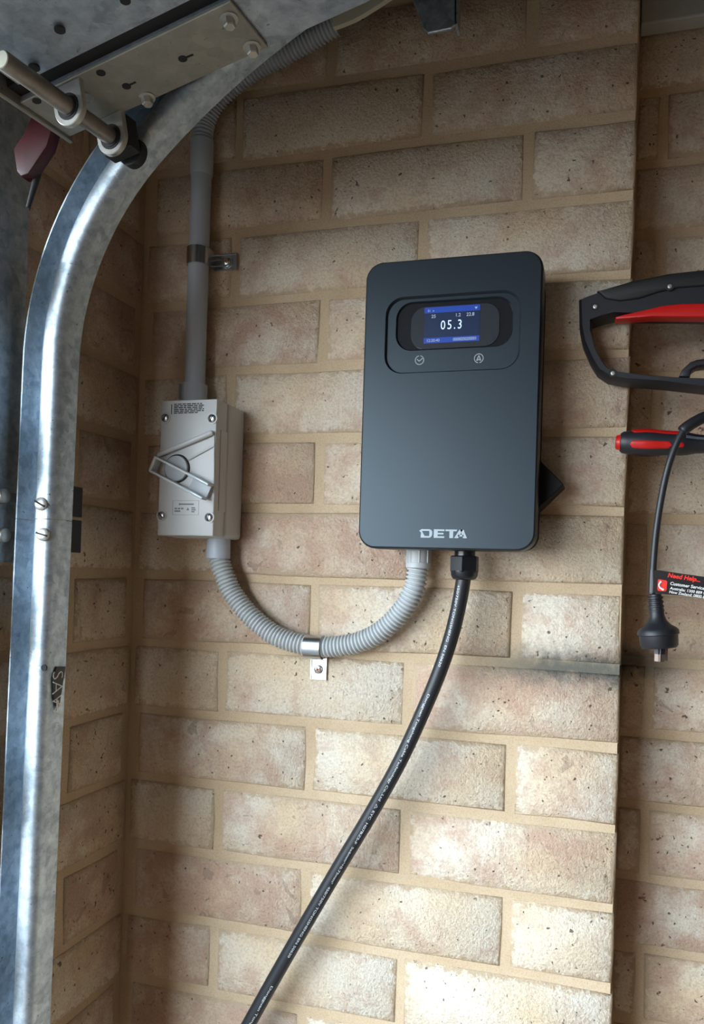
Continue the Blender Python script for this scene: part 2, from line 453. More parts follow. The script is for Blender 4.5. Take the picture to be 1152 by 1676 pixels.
# profile: n inward from the outer lip, d towards the room
PROF_OUT = [(0, .034), (0, .005), (.0015, .0015), (.005, 0), (.016, 0), (.0195, .0015), (.0215, .006), (.022, .020), (.0224, .029), (.0235, .0328),
            (.0262, .0347), (.0315, .0350), (.0365, .0346), (.0395, .0326), (.0414, .0285), (.0423, .022), (.0424, .006)]
B1, B2, TR_R2 = math.radians(47), math.radians(74), .75                # tight bend, then an easier one, then a straight run
L1 = B1 * TR_R; LB = L1 + (B2 - B1) * TR_R2
def track_pt(s, n, d):
    """s < 0 runs down the vertical leg, s > 0 round the bends and up along the roof (metres along the outer lip)"""
    y = TR_Y - d; x, z, a = TR_C.x - TR_R, TR_C.z, 0.0
    if s <= 0: return Vector((x + n + .013 * max(s, -.95), y, z + s))
    a = min(s, L1) / TR_R; x += TR_R * (1 - math.cos(a)); z += TR_R * math.sin(a)
    if s > L1:
        a2 = B1 + (min(s, LB) - L1) / TR_R2
        x += TR_R2 * (math.cos(B1) - math.cos(a2)); z += TR_R2 * (math.sin(a2) - math.sin(B1)); a = a2
    if s > LB: x += (s - LB) * math.sin(a); z += (s - LB) * math.cos(a)
    return Vector((x + n * math.cos(a), y, z - n * math.sin(a)))
def track_piece(name, s_list, mat, parent, prof=PROF_OUT, th=.0014):
    bm = bmesh.new(); loops = []
    pts = [Vector((n, d)) for n, d in prof]; off = []
    for i, p in enumerate(pts):
        t = (pts[min(i + 1, len(pts) - 1)] - pts[max(i - 1, 0)]).normalized(); off.append(p + Vector((t.y, -t.x)) * -th)
    ring = pts + off[::-1]
    for s in s_list: loops.append([track_pt(s, q.x, q.y) for q in ring])
    loft(bm, loops)
    return obj(name, bm, mat, parent, smooth=50)
tr = thing('door_track', (-.57, -.2, 0), 'galvanised steel door track curving up and over at the left edge', 'track')
S_SEAM = at(75, 850, -.22).z - TR_C.z
track_piece('upper_rail', [S_SEAM + .0003, -.1, -.05] + [LB * i / 40 for i in range(41)] + [LB + .15, LB + .5, LB + .8], GALV, tr)
track_piece('lower_rail', [-1.69, -1.2, -.95, -.8, -.5, -.3, S_SEAM - .0003], GALV, tr)
def screw_head(bm, p, n, r, h, washer=0):
    n = Vector(n).normalized()
    prof = ([(0, washer), (.001, washer), (.001, r)] if washer else [(0, r)]) + [(h * .55, r * .98), (h * .85, r * .75), (h, r * .35)]
    lathe(bm, prof, p, n, 20)
def slot_on(bm, p, n, along, L, w, h):
    n = Vector(n).normalized(); al = Vector(along).normalized(); p = Vector(p)
    bar(bm, p - al * L / 2, p + al * L / 2, w, h, n)
for (u, v, sl) in ((68, 825, (1, 0, -.5)), (71, 875, (1, 0, -.25))):
    p = at(u, v, -.2262); nrm = Vector((.1, -1, .05))
    bm = bmesh.new(); screw_head(bm, p, nrm, .0066, .0036); sc = obj('splice_screw', bm, BOLT, tr, 40)
    bm = bmesh.new(); slot_on(bm, p + nrm.normalized() * .0026, nrm, sl, .0125, .0017, .0014); obj('slot', bm, HOLESHADE, sc)
xs = track_pt(-.1, .042, 0).x
for va, vb in ((800, 848), (853, 905)):
    za, zb = at(124, va, -.17).z, at(124, vb, -.17).z
    bm = bmesh.new(); box(bm, xs - .0035, xs - .0012, -.199, -.178, zb, za, .0004, 1); obj('splice_plate', bm, BLACKGAP, tr)  # plate coloured black for the shade behind the rail
for (u, v) in ((72, 1093),):
    p = at(u, v, -.2262)
    bm = bmesh.new(); lathe(bm, [(-.001, .0032), (.0004, .0032)], p, (0, -1, 0), 14); obj('rail_hole', bm, HOLESHADE, tr)
# torn black sticker on the flank of the lower rail
XF = track_pt(-.275, .0438, 0).x + .0004
def fl(u, v): return atx(u, v, XF - .013 * .0)
bm = bmesh.new()
poly = [fl(92, 1091), fl(106.5, 1091), fl(97, 1150), fl(92, 1163), fl(87, 1140), fl(86, 1110)]
for q in poly: q.x = XF + .0004
prism(bm, poly, (.0004, 0, 0)); st = obj('sticker', bm, TAGB, tr, label='torn black sticker with white lettering')
bm = bmesh.new()
tp = fl(86.5, 1098)
text_bm(bm, 'SAW', .0215, Matrix(((0, 0, 1, XF + .0010), (0, 1, 0, tp.y - .001), (-1, 0, 0, tp.z), (0, 0, 0, 1))), .0001, bold=-.0004)
poly = [fl(90, 1143), fl(95, 1147), fl(92, 1163)]
for q in poly: q.x = XF + .0009
prism(bm, poly, (.0003, 0, 0)); obj('sticker_lettering', bm, TAGW, st)

# ------------------------------------------------------------------ jamb bracket behind the track
jb = thing('jamb_bracket', (XL + .004, -.25, 1.52), 'flat mottled galvanised bracket plate fixed to the brick nib behind the track', 'bracket')
JX = XL + .004
ya = atx(43, 500, JX).y; zb = atx(10, 921, JX).z
bm = bmesh.new(); box(bm, JX - .0035, JX, NIB + .001, ya, zb, 2.06, .0005, 1); obj('plate', bm, GALV, jb)
for (u, v) in ((5, 812), (5, 876)):
    p = atx(u, v, JX)
    bm = bmesh.new(); prism(bm, [(JX + .0003, p.y + a, p.z + c) for a, c in rrect(.002, .020, -.0045, .0045, .0044, 5)], (.0006, 0, 0)); obj('bolt_slot', bm, GALV2, jb)
    bm = bmesh.new(); lathe(bm, [(0, .0085), (.0012, .0085), (.0012, .0072), (.0045, .0068), (.0058, .004)], p + Vector((.0008, -.002, 0)), (1, 0, 0), 20); obj('bolt', bm, BOLT, jb, 40)

# ------------------------------------------------------------------ open sectional door
UY = Vector(((1105 - PPU) / F_PX, (900 - PPV) / F_PX, 1.0)); UY = (rx * UY.x + dn * UY.y + fw).normalized()   # the door lies a few degrees askew
DA = at(114, 224, -.252)                                                      # corner of the bracket plate by the track
def line_pt(u, v, p, d):   # point on the sight line closest to the line p + k d
    r = ray(u, v); w0 = C_CAM - p; a, b_, c = r.dot(r), r.dot(d), d.dot(d); den = a * c - b_ * b_
    s = (b_ * d.dot(w0) - c * r.dot(w0)) / den; return C_CAM + r * s
DB = on_plane(439, 78, DA, UY)
TS = (DB - DA); TS = (TS - UY * TS.dot(UY)).normalized()                       # up the panel
DN = TS.cross(UY).normalized()
if DN.z > 0: DN = -DN                                                         # inner face looks down
def dp(s, w, h=0): return DA + TS * s - UY * w + DN * h                        # s up the panel, w away from the track, h below the face
def dpx(u, v, h=0): return on_plane(u, v, DA + DN * h, DN)
def slab(bm, s0, s1, w0, w1, h0, h1, bev=0, seg=1):
    M = Matrix(((TS.x, -UY.x, DN.x, DA.x), (TS.y, -UY.y, DN.y, DA.y), (TS.z, -UY.z, DN.z, DA.z), (0, 0, 0, 1)))
    box(bm, s0, s1, w0, w1, h0, h1, bev, seg, M)
def sw(u, v):
    q = dpx(u, v) - DA
    return q.dot(TS), -q.dot(UY)
W1 = sw(374, 0)[1]; SB = sw(439, 78)[0]
WG = sw(331, 0)[1]
dr = thing('garage_door', DA, 'open sectional garage door panel with galvanised stile, bracket plate and roller shaft overhead', 'garage door')
bm = bmesh.new(); slab(bm, -.004, .46, -.004, W1 - .004, -.010, -.0035, .001); obj('end_strip', bm, GALV2, dr)
bm = bmesh.new(); slab(bm, .0, .46, W1 - .004, WG, -.014, -.007); obj('groove', bm, HOLESHADE, dr)  # black slab, the shade of the gap is put into its colour
bm = bmesh.new(); slab(bm, .012, .46, WG, .30, -.010, -.003, .0015); obj('stile', bm, GALV2, dr)
bm = bmesh.new(); slab(bm, 0, SB, 0, W1 - .002, -.003, 0, .0006); pt = obj('bracket_plate', bm, PLATE, dr)
bm = bmesh.new(); slab(bm, -.004, .0, -.004, .8, -.04, .004, .001); obj('bottom_flange', bm, PLATE, dr)
bm = bmesh.new(); slab(bm, -.004, .46, -.004, 2.55, -.045, -.028); obj('door_skin', bm, GALV2, dr)
e0 = dp(.462, 0, -.045)
for i in range(3):
    bm = bmesh.new(); x0 = e0.x + .02 + i * .48; box(bm, x0, x0 + .474, -2.8, -.255, e0.z + .012, e0.z + .052, .003); obj('door_section', bm, GALV2, dr)
# hexagon bolts
for (u, v) in ((374, 30), (412, 76), (240, 159)):
    p = dpx(u, v)
    bm = bmesh.new(); lathe(bm, [(0, .0075), (.0012, .0075), (.0016, .0060)], p, DN, 24); bt = obj('hex_bolt', bm, BOLT, dr, 40)
    bm = bmesh.new(); lathe(bm, [(.0012, .0050), (.0065, .0050), (.0075, .0042)], p, DN, 6); obj('hex_head', bm, BOLT, bt)
# holes and keyhole slots: flat dark discs, their shade put into the colour
for (u, v, u2, v2) in ((299, 96, 316, 89), (207, 141, 222, 134)):
    p = dpx(u, v); q = dpx(u2, v2)
    bm = bmesh.new(); lathe(bm, [(-.001, .0038), (.0004, .0038)], p, DN, 16); bar(bm, p, q, .0018, .0004, DN); obj('keyhole_slot', bm, HOLESHADE, dr)
for (u, v, r) in ((165, 119, .0038), (60, 165, .0038), (98, 49, .0042), (205, 1, .004), (56, 111, .0045)):
    p = dpx(u, v)
    bm = bmesh.new(); lathe(bm, [(-.001, r), (.0005, r)], p, DN, 16); obj('panel_hole', bm, HOLESHADE, dr)
# roller shaft in its two eyelets, roller in the track
HS = .020
r0 = on_plane(3, 97, DA + DN * HS, DN)
r1 = on_plane(184, 226, DA + DN * HS, DN)
ax = (r1 - r0).normalized()
bm = bmesh.new(); lathe(bm, [(0, .0068), (.001, .0074), ((r1 - r0).length + .016, .0074)], r0, ax, 24); sh = obj('roller_shaft', bm, SHAFT, dr, 40)
bm = bmesh.new(); lathe(bm, [(-.0006, .0062), (.0002, .0066)], r0, ax, 24); obj('shaft_end', bm, simple('pale_cut_end', lin((.80, .80, .74)), .6), sh)
def eyelet(u, v, name):
    p = on_plane(u, v, DA + DN * HS, DN); t = (p - r0).dot(ax); c = r0 + ax * t
    bm = bmesh.new()
    side = ax.cross(DN).normalized(); pts = []
    for i in range(17):
        a = math.pi * i / 16; pts.append(c + (side * math.cos(a) + DN * math.sin(a)) * .0155)
    pts += [c - side * .0155 - DN * HS, c + side * .0155 - DN * HS]
    prism(bm, pts, ax * .0055, .0006, 1); e = obj(name, bm, BOLT, dr, 40)
    bm = bmesh.new(); lathe(bm, [(-.0006, .0112), (.0002, .0112)], c, ax, 24); lathe(bm, [(-.0012, .0090), (-.0008, .0090)], c, ax, 24); obj('bushing', bm, BLACKGAP, e)
    return c
eyelet(112, 174, 'shaft_eyelet'); c2 = eyelet(181, 224, 'shaft_eyelet')
bm = bmesh.new(); bar(bm, c2 + ax * .0062 - DN * .02, c2 + ax * .021 - DN * .02, .030, .030, DN, .001); obj('shaft_carrier', bm, BLACKGAP, dr)
bm = bmesh.new(); lathe(bm, [(0, .008), (.001, .0135), (.010, .0135), (.011, .008)], c2 + ax * .024, ax, 24); obj('roller', bm, BLACKGAP, dr, 40)
p = dpx(140, 160); bm = bmesh.new(); lathe(bm, [(0, .008), (.001, .0072), (.001, .0062), (.0003, .0055)], p, DN, 20); obj('weld_ring', bm, PLATE, dr, 40)
# maroon lug and dark strap that hang below the door corner
bm = bmesh.new()
out = [(50, 190), (85, 207), (76, 238), (60, 262), (45, 284), (33, 288), (26, 280), (20, 243), (36, 219)]
prism(bm, [at(u, v, -.262) for u, v in out], (0, .014, 0), .003, 2)
o = obj('cable_lug', bm, DARKRED, None, 40); o['label'] = 'scuffed maroon plastic lug hanging under the bottom corner of the garage door'; o['category'] = 'cable lug'
bm = bmesh.new()
P = catmull([at(u, v, -.250) for u, v in ((80, 205), (70, 245), (60, 290), (46, 340))], 6)
F = frames(P)
for s_ in (0,):
    tube(bm, P, [.0055 - .0035 * i / (len(P) - 1) for i in range(len(P))], 10)
o = obj('rubber_strap', bm, BLACKGAP, None, 60); o['label'] = 'thin black strap hanging beside the maroon lug'; o['category'] = 'strap'

# galvanised hanger end at the top
hg = thing('ceiling_hanger', at(715, 10, -.06), 'galvanised steel hanger bracket end at the top centre of the brick wall', 'hanger')
bm = bmesh.new()
prism(bm, [at(u, v, -.07) for u, v in ((664, -30), (676, 2), (692, 46), (700, 54), (716, 51), (738, 46), (748, 38), (748, -30))], (0, .004, 0), .001, 1); obj('web', bm, GALV, hg)
bm = bmesh.new()
prism(bm, [at(u, v, -.07) for u, v in ((744, -30), (744, 41), (748, 38), (748, -30))], (0, .018, 0)); obj('flange', bm, GALV, hg)
bm = bmesh.new()
a_, b_ = at(600, -3, -.10), at(720, -20, -.10)
box(bm, 0, (b_ - a_).length + .12, 0, .03, 0, .0035, .0008, 1, frame(a_, b_ - a_, (0, -1, .2))); obj('strut', bm, GALV, hg)

# ------------------------------------------------------------------ conduit run to the isolator
CY = -.020; CR = .0125
cd = thing('conduit_run', at(318, 655, CY), 'grey rigid conduit rising from the isolator and bending into ribbed conduit', 'conduit')
ztop, zbot = at(331, 228, CY), at(319, 628, CY)
XC = (ztop.x + zbot.x) / 2
bm = bmesh.new(); lathe(bm, [(0, CR), (ztop.z - zbot.z, CR)], (XC, CY, zbot.z - .002), (0, 0, 1), 32); obj('pipe', bm, PVC, cd, 40)
bm = bmesh.new(); zc = at(330, 285, CY).z
lathe(bm, [(-.003, .0128), (0, .0140), (.030, .0142), (.040, .0142), (.041, .0128)], (XC, CY, zc), (0, 0, 1), 32); obj('coupling', bm, PVC, cd, 40)
zi = .0
bm = bmesh.new(); z_a = at(318, 660, CY).z
lathe(bm, [(0, .0160), (.022, .0160), (.0225, .0158), (.023, .0130)], (XC, CY, z_a), (0, 0, 1), 32); ad = obj('adaptor', bm, PVC, cd, 40)
bm = bmesh.new()
for a in (-.012, -.002):
    box(bm, XC + a - .0004, XC + a + .0004, CY - .0163, CY - .010, z_a + .002, z_a + .021)
obj('adaptor_rib', bm, PVCF, ad)
def ribbed(bm, P, r, pitch, amp, seg=24, sub=8):
    P = resample(P, pitch / sub)
    rad = []
    for i in range(len(P)):
        ph = (i % sub) / sub; rad.append(r - amp * (0.5 - .5 * math.cos(2 * math.pi * ph)) ** 1.6)
    tube(bm, P, rad, seg)
FP = [at(u, v, y) for u, v, y in ((331, 232, CY), (336, 200, CY), (353, 167, -.022), (385, 136, -.024), (427, 108, -.026), (468, 87, -.028), (508, 64, -.030), (549, 40, -.032))]
FP[0].x = XC
bm = bmesh.new(); ribbed(bm, catmull(FP, 10), .0125, .0048, .0028); obj('ribbed_conduit', bm, PVC, cd, 60)
bm = bmesh.new()
P = [at(u, v, -.040) for u, v in ((545, 38), (580, 24), (615, 3), (650, -20))]
P = catmull(P, 4); F = frames(P); L = []
for p, (t, n, b2) in zip(P, F):
    L.append([p + n * a + b2 * c for a, c in ((.003, -.007), (.003, .007), (-.003, .007), (-.003, -.007))])
loft(bm, L); obj('white_cable', bm, WHITECABLE, cd, 30, label='flat white cable leaving the conduit end')

# saddles
def saddle_h(name, centre, axis, side, label, tab_len, screw=True):
    """half-round strap round a conduit whose run is axis; tab goes off along side"""
    t = thing(name, centre, label, 'clip', 'zinc conduit saddles')
    axis = Vector(axis).normalized(); side = Vector(side).normalized(); out = Vector((0, -1, 0)); c = Vector(centre)
    bm = bmesh.new(); w = .0105; r0_, r1_ = .0135, .0146; loops = []
    prof = []
    for i in range(19):
        a = math.pi * (i / 18) * 1.12 - .1; prof.append((math.cos(a), math.sin(a)))
    for k, rr in ((0, r1_), (1, r0_)): pass
    ring = [(rr * x, rr * y) for rr, lst in ((r1_, prof), (r0_, prof[::-1])) for x, y in lst]
    for s in (-w, w): loops.append([c + axis * s + side * x + out * y for x, y in ring])
    loft(bm, loops); obj('strap', bm, ZINC, t, 40)
    bm = bmesh.new(); wall = -c.y - .0008
    yb = c + side * .0125
    M = Matrix(((side.x, axis.x, out.x, yb.x), (side.y, axis.y, out.y, 0), (side.z, axis.z, out.z, yb.z), (0, 0, 0, 1)))
    box(bm, 0, tab_len, -w, w, .0005, .0018, .0004, 1, M)
    box(bm, -.0004, .0012, -w, w, .0005, -c.y, 0, 1, M)
    tb = obj('tab', bm, ZINC, t)
    bm = bmesh.new()
    for e in (-w + .0010, w - .0010): box(bm, 0, tab_len, e - .0010, e + .0010, .0015, .0028, .0004, 1, M)
    obj('rolled_edge', bm, ZINC, tb)
    p = Vector((c.x, -.0018, c.z)) + side * (.0125 + tab_len * .55)
    bm = bmesh.new(); lathe(bm, [(0, .0078), (.0010, .0078), (.0010, .0064), (.0004, .0060)], p, out, 24); obj('keyhole_rim', bm, ZINC, tb, 40)
    bm = bmesh.new()
    for e in (-.0036, .0036): bar(bm, p - side * .005 + axis * e, p - side * (.0125 * .4 + tab_len * .5) + axis * e, .0011, .0012, out)
    obj('keyhole_edge', bm, ZINC, tb)
    bm = bmesh.new(); lathe(bm, [(0, .0056), (.0014, .0054), (.0030, .0046), (.0038, .0025)], p, out, 20); s_ = obj('screw', bm, ZINC, tb, 40)
    bm = bmesh.new()
    for al in (Vector((1, 0, .4)), Vector((-.4, 0, 1))): slot_on(bm, p + out * .0030, out, al, .0062, .0016, .0011)
    obj('cross_recess', bm, COPPER, s_)
    return t
saddle_h('conduit_saddle', Vector((XC, CY, at(325, 422, CY).z)), (0, 0, 1), (1, 0, 0), 'shiny zinc saddle clip round the vertical grey conduit', .030)

# ------------------------------------------------------------------ isolator switch
IX0, IX1, IZ0, IZ1, IY = -.527, -.4545, 1.5455, 1.7035, -.070
iso = thing('isolator_switch', ((IX0 + IX1) / 2, 0, IZ0), 'light grey weatherproof isolator switch with rotary lever on the brick wall', 'switch')
bm = bmesh.new(); box(bm, IX0 - .001, IX1 + .0015, -.045, -.001, IZ0 - .001, IZ1 + .001, .005, 3); obj('base', bm, ISO, iso, 40)
bm = bmesh.new(); box(bm, IX0, IX1, IY, -.0442, IZ0, IZ1, .0016, 2); cv = obj('cover', bm, ISO, iso, 40)
bm = bmesh.new(); box(bm, IX1 - .0006, IX1 + .0012, -.060, -.0445, IZ0 + .030, IZ1 - .034, .0006, 1); obj('side_panel', bm, ISO, cv)
FY = IY
for (u, v, sl) in ((271, 684, (.6, 0, 1)), (349, 685, (-.5, 0, -1)), (265, 844, (1, 0, -1)), (343, 847, (.25, 0, 1))):
    p = at(u, v, FY)
    p.x = min(max(p.x, IX0 + .0052), IX1 - .0052)
    bm = bmesh.new(); lathe(bm, [(0, .0066), (.0012, .0066), (.0012, .0056), (.0004, .0052)], p, (0, -1, 0), 24); cr = obj('screw_collar', bm, ISO, cv, 40)
    bm = bmesh.new(); lathe(bm, [(0, .0050), (.0014, .0048), (.0024, .0036), (.0028, .0015)], p, (0, -1, 0), 20); s_ = obj('cover_screw', bm, ZINC, iso, 60)
    bm = bmesh.new(); slot_on(bm, p + Vector((0, -.0021, 0)), (0, -1, 0), sl, .0086, .0012, .0008); obj('slot', bm, HOLESHADE, s_)
bm = bmesh.new(); p = at(290, 767, FY); lathe(bm, [(0, .0168), (.0003, .0168)], p, (0, -1, 0), 40); obj('dial_gap', bm, HOLESHADE, iso)
bm = bmesh.new(); lathe(bm, [(0, .0150), (.0028, .0148), (.0034, .0142)], p, (0, -1, 0), 40); obj('dial', bm, ISOD, iso, 40)
bm = bmesh.new(); bar(bm, at(260, 746, FY), at(351, 708, FY), .0062, .0060, bev=.0024); obj('guide_rib', bm, ISO, cv, 50)
bm = bmesh.new(); bar(bm, at(308, 753, FY), at(352, 729, FY), .0026, .0022, bev=.0008); obj('guide_rib', bm, ISO, cv, 50)
bm = bmesh.new(); bar(bm, at(351, 706, FY), at(350, 803, FY), .0014, .0012, bev=.0004); obj('guide_rib', bm, ISO, cv, 50)
la, lb = at(259, 762, FY - .004), at(344, 806, FY - .004)
ld = (lb - la).normalized(); ln = Vector((0, -1, 0)).cross(ld)
if ln.z < 0: ln = -ln
lev = bmesh.new(); bar(lev, la.lerp(lb, .66), lb, .0165, .0030, bev=.0006); lv = obj('lever', lev, ISOD, iso, 40)
for k, m_ in ((.0085, ISO), (-.0085, ISO)):
    bm = bmesh.new(); bar(bm, la + ln * k, lb + ln * k, .0026, .0125, bev=.0008); obj('lever_wall', bm, m_, lv, 40)
bm = bmesh.new(); bar(bm, la - ln * .0095, la + ln * .0095, .004, .0125, bev=.0010); obj('lever_nose', bm, ISO, lv, 40)
for k in (.0085, -.0085):
    bm = bmesh.new(); m0 = la.lerp(lb, .62); bar(bm, m0 + ln * k - Vector((0, .0008, 0)), lb + ld * .001 + ln * k - Vector((0, .0008, 0)), .0034, .0128, bev=.0010); obj('lever_grip', bm, ISOCLEAR, lv, 40)
def word_lines(bm, p_tl, width, lines, size, y, rng, density=.85):
    """rows of tiny word-like marks: print too small to read"""
    z = p_tl.z
    for ln_ in range(lines):
        x = p_tl.x
        w_end = p_tl.x + width * (1 if ln_ < lines - 1 else .8)
        while x < w_end - .0015:
            w = min(rng.uniform(.0025, .0075), w_end - x)
            box(bm, x, x + w, y - .0002, y, z - size * .62, z)
            x += w + .0011
        z -= size
rg = random.Random(3)
bm = bmesh.new(); word_lines(bm, at(285, 661, FY), at(334, 661, FY).x - at(285, 661, FY).x, 6, .00205, FY, rg)
q = at(280.5, 662, FY); box(bm, q.x, q.x + .0011, FY - .0002, FY, q.z - .0115, q.z); obj('warning_print', bm, INK, cv)
bm = bmesh.new(); a_, b_ = at(283, 819, FY), at(325, 843, FY)
for (x0, x1, z0, z1) in ((a_.x, b_.x, a_.z - .0003, a_.z), (a_.x, b_.x, b_.z, b_.z + .0003), (a_.x, a_.x + .0003, b_.z, a_.z), (b_.x - .0003, b_.x, b_.z, a_.z)):
    box(bm, x0, x1, FY - .0002, FY, z0, z1)
w_ = b_.x - a_.x
box(bm, a_.x + w_ * .30, a_.x + w_ * .80, FY - .0002, FY, a_.z - .0052, a_.z - .0036)
lathe(bm, [(0, .0013), (.0002, .0013)], (a_.x + w_ * .27, FY, a_.z - .0044), (0, -1, 0), 12)
word_lines(bm, Vector((a_.x + w_ * .08, 0, a_.z - .0085)), w_ * .33, 2, .0030, FY, rg)
word_lines(bm, Vector((a_.x + w_ * .72, 0, a_.z - .0080)), w_ * .2, 3, .0022, FY, rg)
prism(bm, [(a_.x + w_ * .53, FY, a_.z - .0115), (a_.x + w_ * .64, FY, a_.z - .0115), (a_.x + w_ * .585, FY, a_.z - .0080)], (0, -.0002, 0))
obj('rating_print', bm, INKG, cv)

# ------------------------------------------------------------------ ribbed conduit loop
LY = -.020
lp = thing('ribbed_conduit_loop', at(515, 1060, LY), 'light grey ribbed conduit looping from the isolator to the charger', 'conduit')
ca, cb = at(358, 880, -.026), at(684, 903, -.026)
bm = bmesh.new(); za_, zb_ = at(358, 878, -.024).z, at(358, 915, -.024).z
xa = at(358, 890, -.024).x
lathe(bm, [(0, .0132), (.001, .0142), (za_ - zb_ - .0005, .0138), (za_ - zb_, .0125)], (xa, -.024, zb_), (0, 0, 1), 32); obj('adaptor', bm, PVC, lp, 40)
xb = at(685, 915, -.024).x; zt, zb2 = at(685, 898, -.024).z, at(685, 930, -.024).z
bm = bmesh.new(); lathe(bm, [(0, .0135), (.0005, .0142), (.006, .0142), (.0062, .0134), (zt - zb2, .0134)], (xb, -.024, zb2), (0, 0, 1), 32); ad = obj('adaptor', bm, PVCF, lp, 40)
bm = bmesh.new()
for k in range(8):
    a = 2 * math.pi * (k + .35) / 8; c = Vector((xb + math.sin(a) * .0134, -.024 - math.cos(a) * .0134, 0))
    box(bm, c.x - .0007, c.x + .0007, c.y - .0007, c.y + .0007, zb2 + .006, zt)
obj('adaptor_rib', bm, PVCF, ad)
UP = [(361, 912, -.024), (366, 938, -.024), (382, 973, -.022), (412, 1010, -.020), (455, 1042, -.018), (515, 1058, -.017), (572, 1055, -.018), (618, 1037, -.020), (655, 1003, -.022), (677, 965, -.024), (683, 928, -.024)]
UPW = [at(*q) for q in UP]; UPW[0].x = xa; UPW[-1].x = xb
PC = catmull(UPW, 10)
bm = bmesh.new(); ribbed(bm, PC, .0125, .0046, .0028); obj('ribbed_tube', bm, PVCF, lp, 60)
cc = at(515, 1059, -.017)
saddle_h('conduit_saddle', cc, (1, 0, 0), (.0, 0, -1), 'shiny zinc saddle clip holding the bottom of the ribbed conduit loop', .028)

# ------------------------------------------------------------------ EV charger
KY = -.078
kx0 = at(592, 660, KY).x; kx1 = at(883, 650, KY).x
kz1 = at(750, 418, KY).z; kz0 = at(735, 900, KY).z
ch = thing('ev_charger', ((kx0 + kx1) / 2, 0, kz0), 'charcoal wall-mounted vehicle charger with small blue display', 'charger')
K = 8
def rl(x0, x1, z0, z1, r, y): return [Vector((x, y, z)) for x, z in rrect(x0, x1, z0, z1, r, K)]
tx0, tx1 = at(631, 545, KY).x, at(851, 540, KY).x
tz1, tz0 = at(742, 481, KY).z, at(740, 607, KY).z
px0, px1 = at(648, 530, KY).x, at(838, 525, KY).x
pz1, pz0 = at(745, 489, KY).z, at(745, 568, KY).z
bm = bmesh.new()
R_ = .019
loft(bm, [rl(kx0 + .001, kx1 - .001, kz0 + .001, kz1 - .001, R_ - .001, -.050), rl(kx0, kx1, kz0, kz1, R_, -.052), rl(kx0, kx1, kz0, kz1, R_, KY + .0035),
          rl(kx0 + .0006, kx1 - .0006, kz0 + .0006, kz1 - .0006, R_ - .0006, KY + .0015), rl(kx0 + .0022, kx1 - .0022, kz0 + .0022, kz1 - .0022, R_ - .002, KY),
          rl(tx0 - .0006, tx1 + .0006, tz0 - .0006, tz1 + .0006, .0196, KY), rl(tx0, tx1, tz0, tz1, .019, KY + .0007),
          rl(tx0 + .0015, tx1 - .0015, tz0 + .0010, tz1 - .0015, .018, KY + .0030),
          rl(px0 - .0008, px1 + .0008, pz0 - .0008, pz1 + .0008, .0178, KY + .0030), rl(px0, px1, pz0, pz1, .017, KY + .0042),
          rl(px0 + .001, px1 - .001, pz0 + .001, pz1 - .001, .016, KY + .0062)])
fp = obj('front_panel', bm, CHARGER, ch, 35)
bm = bmesh.new(); loft(bm, [rl(kx0 + .003, kx1 - .003, kz0 + .003, kz1 - .003, .017, -.001), rl(kx0 + .002, kx1 - .002, kz0 + .002, kz1 - .002, .018, -.0505)])
obj('back_shell', bm, CHBACK, ch, 35)
bm = bmesh.new(); prism(bm, rl(px0 + .0006, px1 - .0006, pz0 + .0006, pz1 - .0006, .0162, KY + .0056), (0, .0006, 0)); dw = obj('display_window', bm, WINDOW, ch)
gx0, gx1 = at(671, 532, KY).x, at(816, 529, KY).x; gz1, gz0 = at(745, 497, KY).z, at(745, 567, KY).z
bm = bmesh.new(); prism(bm, rl(gx0, gx1, gz0 + .0004, gz1, .015, KY + .0046), (0, .0010, 0)); obj('display_glass', bm, GLASS, dw)
bm = bmesh.new(); q = at(803, 551, KY); lathe(bm, [(0, .0030), (.0006, .0030)], (q.x, KY + .0046, q.z), (0, -1, 0), 16); obj('light_sensor', bm, GLASS, dw)
SY = KY + .0044
dx0, dx1 = at(694, 532, SY).x, at(785, 529, SY).x; dz1, dz0 = at(740, 501, SY).z, at(740, 560, SY).z
bm = bmesh.new(); box(bm, dx0, dx1, SY, SY + .0003, dz0, dz1); scn = obj('screen', bm, SCREEN, ch)
DWd, DHt = dx1 - dx0, dz1 - dz0
bm = bmesh.new(); box(bm, dx0, dx1, SY - .0002, SY, dz1 - DHt * .16, dz1); box(bm, dx0, dx1, SY - .0002, SY, dz0, dz0 + DHt * .15); obj('status_bar', bm, SCRBAR, scn)
def plane_m(x, z, y): return Matrix(((1, 0, 0, x), (0, 0, -1, y), (0, 1, 0, z), (0, 0, 0, 1)))
bm = bmesh.new(); text_bm(bm, '05.3', DHt * .36, plane_m(dx0 + DWd * .30, dz0 + DHt * .365, SY - .0004) @ Matrix.Diagonal((.80, 1, 1, 1)), .00005, spacing=1.28); obj('reading_digits', bm, SCRTXT, scn)
def scr_text(t, size, fx, fz, **kw):
    bm = bmesh.new(); text_bm(bm, t, DHt * size, plane_m(dx0 + DWd * fx, fz, SY - .0004), .00005, **kw); obj('screen_text', bm, SCRDIM, scn)
for t_, x_ in (('25', .13), ('1.2', .56), ('22.8', .76)): scr_text(t_, .13, x_, dz0 + DHt * .70, bold=.00004)
scr_text('12:20:40', .11, .05, dz0 + DHt * .035)
scr_text('00000250200001', .115, .53, dz0 + DHt * .035, spacing=.82)
scr_text('01  o', .09, .06, dz1 - DHt * .125)
bm = bmesh.new()
xx, zz = dx0 + DWd * .93, dz1 - DHt * .13
prism(bm, [(xx - .0016, SY - .0003, zz + .0026), (xx + .0016, SY - .0003, zz + .0026), (xx, SY - .0003, zz + .0002)], (0, -.0001, 0))
obj('signal_icon', bm, SCRDIM, scn)
IYc = KY + .0030
